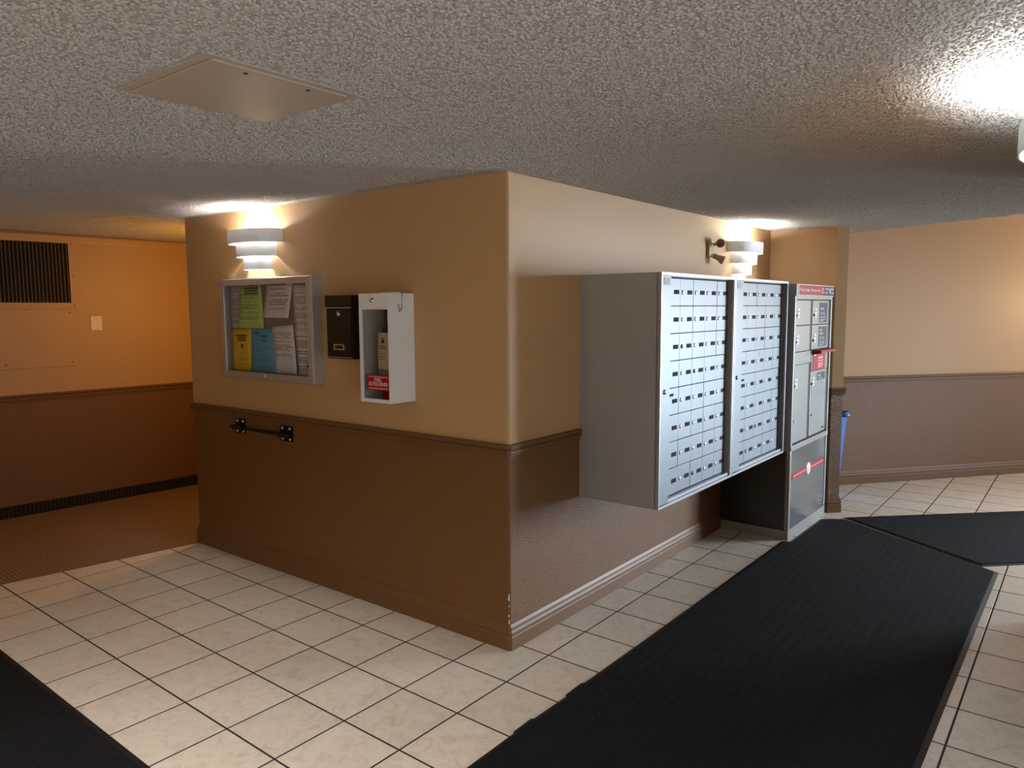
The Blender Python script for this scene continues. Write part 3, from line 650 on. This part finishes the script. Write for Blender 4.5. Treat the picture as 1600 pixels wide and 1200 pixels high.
# extinguisher standing inside
p = A+DL*2.12+NL*.26
ex = thing('fire_extinguisher', 'red fire extinguisher with a white tag behind the cabinet window', 'extinguisher', (p.x, p.y, 3.667), RZL)
MB().lathe([(0, 0), (.16, .0), (.185, .02), (.19, .06), (.19, .95)], n=24).build('cylinder', 'extred', ex)
MB().lathe([(.19, .94), (.188, 1.06), (.165, 1.16), (.11, 1.22), (.05, 1.25), (.045, 1.27)], n=24).build('shoulder', 'extdark', ex)
MB().tube((0, 0, 1.25), (0, 0, 1.34), .04).tube((-.1, -.02, 1.33), (.09, 0, 1.31), .025, n=8).tube((-.08, -.02, 1.37), (.09, 0, 1.35), .02, n=8).build('valve', 'chrome', ex)
MB().add([(-.115+a*.24, -.212-.015*math.sin(PI*a)-.002*k2, z) for z in (.52, .8, 1.06, 1.09) for a in ((0, .33, .66, 1) if z < 1.08 else (.14, .38, .62, .86)) for k2 in (0,)],
         [(i*4+j, i*4+j+1, i*4+j+5, i*4+j+4) for i in range(3) for j in range(3)]).build('tag', 'offwhite', ex, label='white paper inspection tag')
MB().add([(-.02, -.236, .93), (.07, -.236, .93), (.02, -.236, 1.02)], [(0, 1, 2)]).build('tag_print', 'kprint', ex)
for z_, h_ in ((.88, .012), (.845, .012), (.76, .008), (.72, .008), (.68, .008)): dashes(ex, [(z_, h_, .85)], -.07, .1, 'plate', -.236, name='tag_lettering')
MB().box(-.12, -.2, .34, .12, -.192, .52).build('instruction_label', 'ink', ex)

# ---------------------------------------------------------------- black slide bolt
t = thing('slide_bolt', 'black iron slide bolt with two screwed brackets on the brown wall', 'bolt', on_L(6.12, 2.6), RZL)
for x, zc, wv in ((-.77, .18, .17), (.765, .175, .19)):
    br = MB().box(x-wv, -.022, zc-.15, x+wv, 0, zc+.15, bev=.006).tube((x-wv*.9, -.06, zc-.03), (x+wv*.9, -.06, zc-.03), .05, n=10).build('bracket', 'bolt', t)
    for sx in (-.6, .6):
        for sz in (-.1, .1):
            MB().lathe([(0, .045), (.02, .042), (.034, .03), (.036, .02)], (x+sx*wv, 0, zc+sz), (0, -1, 0), 10).build('screw', 'screw', br)
MB().tube((-1.04, -.062, .16), (.78, -.062, .15), .032, n=10).build('rod', 'bolt', t)
MB().tube((.44, -.062, .15), (.5, -.062, .15), .042, n=10).build('collar', 'bolt', t)

# ---------------------------------------------------------------- mailbox units
def mailbox_unit(y0, stile, x_end, label, sticker, blank, odd):
    Wd_, Dp, Hh, rc = 2.905, 1.455, 3.68, .10
    t = thing('mailbox_unit', label, 'mailbox', (-.55, y0, 1.98), PI/2, 'mailbox units on the wall')
    MB().box(.0, -Dp+.05, 0, .02, 0, Hh).box(Wd_-.02, -Dp+.05, 0, Wd_, 0, Hh).box(.02, -Dp+.05, 0, Wd_-.02, 0, .02).box(.02, -Dp+.05, Hh-.02, Wd_-.02, 0, Hh).box(.02, -.02, .02, Wd_-.02, 0, Hh-.02).build('cabinet', 'grey', t)
    f0 = -Dp
    MB().box(0, f0-.012, 0, .028, f0+.06, Hh).box(Wd_-.05, f0-.012, 0, Wd_, f0+.06, Hh).box(.028, f0-.012, Hh-.045, Wd_-.05, f0+.06, Hh).box(.028, f0-.012, 0, Wd_-.05, f0+.06, .04).build('rim', 'rim', t)
    MB().box(x_end, f0+.0, .04, x_end+.02, f0+rc+.02, Hh-.045).box(x_end+.02, f0+.03, .04, Wd_-.05, f0+.05, Hh-.045).build('side_return', 'grey', t)
    MB().box(.028, f0+rc+.03, .04, x_end, f0+rc+.05, Hh-.045).build('door_backing', 'plate', t)
    sp = MB().box(.03, f0+.002, .05, stile, f0+.03, Hh-.05, bev=.004).build('lock_stile', 'silver', t)
    MB().lathe([(0, .03), (.025, .028), (.04, .01), (.042, 0)], (.17, f0+.002, 1.84), (0, -1, 0), 14).build('lock', 'chrome', sp)
    MB().box(.1, f0-.003, 3.49, .31, f0+.002, 3.6).build('number_plate', 'plate2', sp)
    MB().box(.03, f0+.02, .045, x_end, f0+rc, .095).build('bottom_sill', 'rim', t)
    MB().box(.1, f0+rc-.02, 3.625, x_end, f0+rc+.02, 3.63+.012).build('head_bar', 'silver', t)
    zb = .1; ph = .4385; pw = (x_end-.385)/5
    dm = lm = km = None
    for rr in range(8):
        for cc in range(5):
            x = x_end-(5-cc)*pw; z = zb+(7-rr)*ph
            g = .0035
            if dm is None:
                d = MB().box(g, f0+rc, g*1.6, pw-g, f0+rc+.03, ph-g*1.6, bev=.003).build('mail_door', 'silver', t, (x, 0, z)); dm = d.data
            else: d = inst('mail_door', dm, t, (x, random.uniform(-.003, .003), z))
            if lm is None:
                l = MB().box(pw-.225, f0+rc-.006, ph/2-.032, pw-.05, f0+rc+.002, ph/2+.036, bev=.003).build('number_plate', 'plate', d); lm = l.data
            elif not (rr, cc) in blank: inst('number_plate', lm, d)
            if km is None:
                l = MB().lathe([(0, .013), (.03, .012), (.036, .006), (.037, 0)], (.088, f0+rc, ph/2), (0, -1, 0), 12).build('lock', 'lockface', d); km = l.data
            else:
                o = inst('lock', km, d)
                if (rr, cc) in odd:
                    o.data = km.copy(); o.data.materials[0] = M['bolt']; o['label'] = 'blackened lock'
        if rr:
            MB().box(x_end-.03, f0+.02, zb+(8-rr)*ph-.006, x_end+.0, f0+rc, zb+(8-rr)*ph+.006).build('hinge_tab', 'rim', t)
    MB().box(stile+.01, f0+.01, zb+3*ph+.33, stile+.16, f0+.016, zb+3*ph+.37).build('sticker', 'plate', t)
    if sticker: MB().box(1.55, f0+rc-.004, zb+4*ph+.31, 1.72, f0+rc, zb+4*ph+.40).build('label_sticker', 'plate2', t)
    return t
mailbox_unit(2.655, .35, 2.835, 'left silver wall mailbox unit with eight rows of locked doors', False, (), {(2, 1), (3, 2), (7, 2)})
mailbox_unit(5.58, .41, 2.86, 'right silver wall mailbox unit beside the parcel locker', True, {(7, 4)}, {(7, 1), (6, 2)})

# ---------------------------------------------------------------- parcel locker
pl = thing('parcel_locker', 'grey free-standing parcel locker with red header sign and pedestal', 'locker', (-.55, 8.62, 0), PI/2)
Wl, Dl, Hl = 2.8, 1.58, 5.62; F = -Dl
MB().box(.0, F+.1, 2.08, Wl, -.0, 5.36).build('body', 'grey', pl)
MB().box(.0, F, .0, Wl, -.0, .2, bev=.01).build('plinth', 'lgrey', pl)
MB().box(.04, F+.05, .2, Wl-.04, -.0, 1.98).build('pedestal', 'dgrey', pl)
MB().box(.12, F+.02, .2, Wl-.1, F+.06, 1.98).build('pedestal_panel', 'lfront', pl, label='glossy grey lower front panel')
MB().box(.0, F, .2, .12, F+.1, 2.0, bev=.03).build('corner_post', 'lgrey', pl); MB().box(Wl-.1, F, .2, Wl, F+.1, 2.0, bev=.03).build('corner_post', 'lgrey', pl)
MB().box(0, F-.01, 1.98, Wl, 0, 2.1, bev=.01).build('ledge', 'lgrey', pl)
fr = MB().box(0, F, 2.1, .11, F+.1, 5.36, bev=.01).box(Wl-.09, F, 2.1, Wl, F+.1, 5.36, bev=.01).box(.11, F, 5.29, Wl-.09, F+.1, 5.36)
fr.build('front_frame', 'lgrey', pl)
MB().box(.11, F+.095, 2.1, Wl-.09, F+.1, 5.29).build('door_backing', 'plate', pl)
hd = MB().box(.0, F-.02, 5.36, Wl, -.0, Hl, bev=.008).build('header', 'grey', pl)
MB().box(.11, F-.03, 5.385, 1.98, F-.018, 5.60).build('sign_face', 'red', hd, label='red half of the header sign')
MB().box(1.98, F-.03, 5.385, 2.76, F-.018, 5.60).build('sign_face', 'blue', hd, label='dark blue half of the header sign')
MB().box(.075, F-.03, 5.375, .11, F-.016, 5.61).box(.11, F-.03, 5.60, 2.78, F-.016, 5.61).build('sign_border', 'wprint', hd)
text('lettering', 'Parcel locker', .11, (.52, F-.032, 5.495), 'wprint', hd, .66)
text('lettering', 'Armoire \u00e0 colis', .11, (1.28, F-.032, 5.495), 'wprint', hd, .72)
dashes(hd, [(5.54, .022, 1), (5.50, .022, 1), (5.455, .022, 1)], 1.76, 1.96, 'pprint', F-.031, name='small_print')
text('lettering', 'CANADA', .075, (2.21, F-.032, 5.535), 'wprint', hd, .3)
text('lettering', 'POST', .075, (2.16, F-.032, 5.445), 'wprint', hd, .2)
text('lettering', 'POSTES', .075, (2.60, F-.032, 5.535), 'wprint', hd, .26)
text('lettering', 'CANADA', .075, (2.61, F-.032, 5.445), 'wprint', hd, .28)
MB().lathe([(0, .004), (.05, .004), (.052, 0)], (2.42, F-.031, 5.49), (0, -1, 0), 18).build('emblem', 'wprint', hd, label='white round emblem')
MB().add([(2.38, F-.036, 5.47), (2.46, F-.036, 5.495), (2.38, F-.036, 5.505)], [(0, 1, 2)]).build('emblem_wing', 'red', hd)
def ldoor(x0, z0, x1, z1, name='locker_door', tag=True, tz=None):
    d = MB().box(x0, F+.03, z0, x1, F+.09, z1, bev=.006).box(x1-.07, F+.018, z0+.01, x1-.045, F+.031, z1-.01).build(name, 'lfront' if False else 'lgrey', pl)
    if tag:
        zt = z0+.16 if tz is None else tz
        MB().box(x0+.13, F+.022, zt, x0+.27, F+.03, zt+.2).build('number_tag', 'tag', d, label='white number tag')
        MB().box(x0+.18, F+.019, zt+.04, x0+.22, F+.023, zt+.07).box(x0+.18, F+.019, zt+.12, x0+.23, F+.023, zt+.16).build('tag_print', 'kprint', d)
        MB().lathe([(0, .02), (.03, .018), (.034, 0)], (x0+.06, F+.03, zt+.05), (0, -1, 0), 12).build('lock', 'bolt', d)
        MB().lathe([(0, .022), (.014, .02), (.016, 0)], (x0+.06, F+.012, zt+.05), (0, -1, 0), 8).build('key_slot', 'chrome', d)
    return d
xa, xb, xc, xd = .12, 1.27, 1.36, 2.68
ldoor(xa, 4.725, xb, 5.27); ldoor(xa, 4.145, xb, 4.71)
MB().box(xa, F+.03, 3.86, xb+.06, F+.09, 4.13).build('filler_panel', 'lgrey', pl)
ldoor(xa, 2.13, xb, 3.85, tz=3.35)
d1 = ldoor(xc, 4.725, xd, 5.27); d2 = ldoor(xc, 4.145, xd, 4.71)
d3 = ldoor(xc, 2.13, xd, 3.64, tz=3.3)
MB().lathe([(0, .03), (.025, .026), (.03, 0)], (xa+.12, F+.03, 2.62), (0, -1, 0), 10).build('handle', 'chrome', pl)
MB().lathe([(0, .03), (.025, .026), (.03, 0)], (xc+.12, F+.03, 2.62), (0, -1, 0), 10).build('handle', 'chrome', pl)
MB().box(xd-.32, F+.024, 2.2, xd-.16, F+.03, 2.235).build('maker_badge', 'plate', d3)
for d, za, zb2 in ((d1, 4.76, 5.22), (d2, 4.19, 4.66), (d3, 3.4, 3.58)):
    s_ = MB().box(xc+.5, F+.024, za, xd-.2, F+.031, zb2).build('info_sticker', 'info', d, label='slate grey instruction sticker')
    hh = zb2-za
rowsA = [(5.08, .05, .6), (4.99, .02, .8), (4.95, .02, .9), (4.88, .03, .9), (4.83, .02, .9), (4.80, .02, .6)]
dashes(d1, rowsA, xc+.54, xd-.3, 'infoln', F+.024, False, 'sticker_print')
dashes(d2, [(z-.58, h, q) for z, h, q in rowsA]+[(4.58, .05, .4)], xc+.54, xd-.3, 'infoln', F+.024, False, 'sticker_print')
dashes(d3, [(3.51, .05, .5), (3.44, .025, .8)], xc+.54, xd-.3, 'infoln', F+.024, False, 'sticker_print')
MB().box(xc+.02, F+.034, 3.65, xd, F+.09, 4.13).build('slot_panel', 'lgrey', pl)
sp = MB().box(xc+.12, F+.026, 3.655, xd-.24, F+.035, 4.06).build('slot_sign', 'red', pl, label='red sticker under the mail slot')
dashes(sp, [(3.95, .03, .8), (3.915, .03, .8), (3.86, .03, .9), (3.80, .03, .8), (3.755, .03, .9), (3.715, .03, .7)], xc+.52, xd-.34, 'pprint', F+.026, False)
hp = MB().add([(xc+.1, F+.04, 4.02), (xd-.02, F+.04, 4.02), (xd-.02, F+.04, 4.13), (xc+.1, F+.04, 4.13), (xc+.1, F-.16, 4.06), (xd-.02, F-.16, 4.06), (xd-.02, F-.16, 4.12), (xc+.1, F-.16, 4.12)],
              [(0, 1, 5, 4), (4, 5, 6, 7), (7, 6, 2, 3), (0, 4, 7, 3), (1, 2, 6, 5), (0, 3, 2, 1)]).build('mail_slot_flap', 'dred', pl, label='red hinged flap of the mail slot')
MB().box(xc+.11, F-.0, 4.0, xc+.24, F+.03, 4.04).build('slot_edge', 'tag', pl)
# red strip with round emblem
rs = MB().box(.22, F+.014, 1.31, 2.62, F+.021, 1.455).build('red_strip', 'red', pl, label='red printed strip across the pedestal')
MB().lathe([(0, .006), (.14, .006), (.145, 0)], (1.38, F+.014, 1.375), (0, -1, 0), 24).build('emblem', 'wprint', rs)
MB().box(1.35, F+.005, 1.32, 1.41, F+.008, 1.43).build('emblem_print', 'pprint', rs)
dashes(rs, [(1.38, .03, 1)], .3, 1.18, 'pprint', F+.013, False); dashes(rs, [(1.38, .03, 1)], 1.6, 2.54, 'pprint', F+.013, False)

# ---------------------------------------------------------------- twin emergency lamp
em = thing('emergency_light', 'beige twin-head emergency lamp on the wall above the mailboxes', 'emergency light', (-.55, 7.74, 6.2), PI/2)
MB().box(-.15, -.07, -.0, .13, 0, .33, bev=.03).build('base', 'taupe', em)
def head(o, ax, j):
    k = .68
    h = MB().tube(j, Vector(o)-Vector(ax)*.08, .03, n=10).lathe([(q*k, w*k) for q, w in [(.0, -.2), (.07, -.2), (.085, -.16), (.085, -.02), (.1, .02), (.13, .1), (.14, .17), (.125, .175)]], o, ax, 20).build('lamp_head', 'taupe', em)
    MB().lathe([(q*k, w*k) for q, w in [(.125, .165), (.08, .185), (.05, .17), (.03, .19), (0, .19)]], o, ax, 20).build('lens', 'lens', h)
head((.10, -.2, .31), Vector((-.88, -.42, -.22)).normalized(), (.06, -.06, .26))
head((.11, -.17, -.02), Vector((.42, -.78, -.45)).normalized(), (.0, -.06, .05))
MB().lathe([(0, .02), (.03, .015), (.035, 0)], (-.02, -.07, .03), (0, -1, 0), 10).build('swivel', 'screw', em)

# ---------------------------------------------------------------- recycling bin
t = thing('recycling_bin', 'slim blue plastic recycling bin filled with cardboard behind the pillar', 'bin', (.41, 13.15, 0))
def rr_(hx, hy, rad, n=4):
    out = []
    for sx, sy, a0 in ((1, -1, -PI/2), (1, 1, 0), (-1, 1, PI/2), (-1, -1, PI)):
        for i in range(n+1): a = a0+PI/2*i/n; out.append((sx*(hx-rad)+rad*math.cos(a), sy*(hy-rad)+rad*math.sin(a)))
    return out
vs = []; fs = []; lev = [(.36, .5, 0, .0), (.37, .51, .04, 0), (.5, .66, 2.15, 0), (.5, .66, 2.21, 0), (.545, .7, 2.21, 0), (.55, .71, 2.29, 0), (.52, .68, 2.29, 0), (.48, .64, 2.15, 0), (.36, .5, .08, 0)]
for a, b_, z, _ in lev: vs += [(x, y, z) for x, y in rr_(a, b_, .12)]
n = 20
for k in range(len(lev)-1): fs += [(k*n+i, k*n+(i+1) % n, (k+1)*n+(i+1) % n, (k+1)*n+i) for i in range(n)]
fs += [list(reversed(range(n))), [(len(lev)-1)*n+i for i in range(n)]]
MB().add(vs, fs, 0, False).build('bin_body', 'binblue', t)
MB().tube((.45, -.25, 2.26), (.72, -.1, 2.28), .05, n=8).build('handle', 'binblue', t)
for i, (x, y, z, w_, q, l, cat) in enumerate(((-.05, -.27, 2.36, .3, .3, 'folded brown cardboard sticking out of the blue bin', 'cardboard'), (.05, .3, 2.36, .26, -.4, 'crumpled brown carton at the back of the blue bin', 'cardboard'))):
    c = MB().box(-w_, -w_*.7, -.12, w_, w_*.7, .0, bev=.02).box(-w_*.9, -w_*.6, .0, w_*.7, w_*.65, .07, bev=.01).build('cardboard_piece', 'card', None, (.41+x, 13.15+y, z-.02), q, label=l, category=cat)
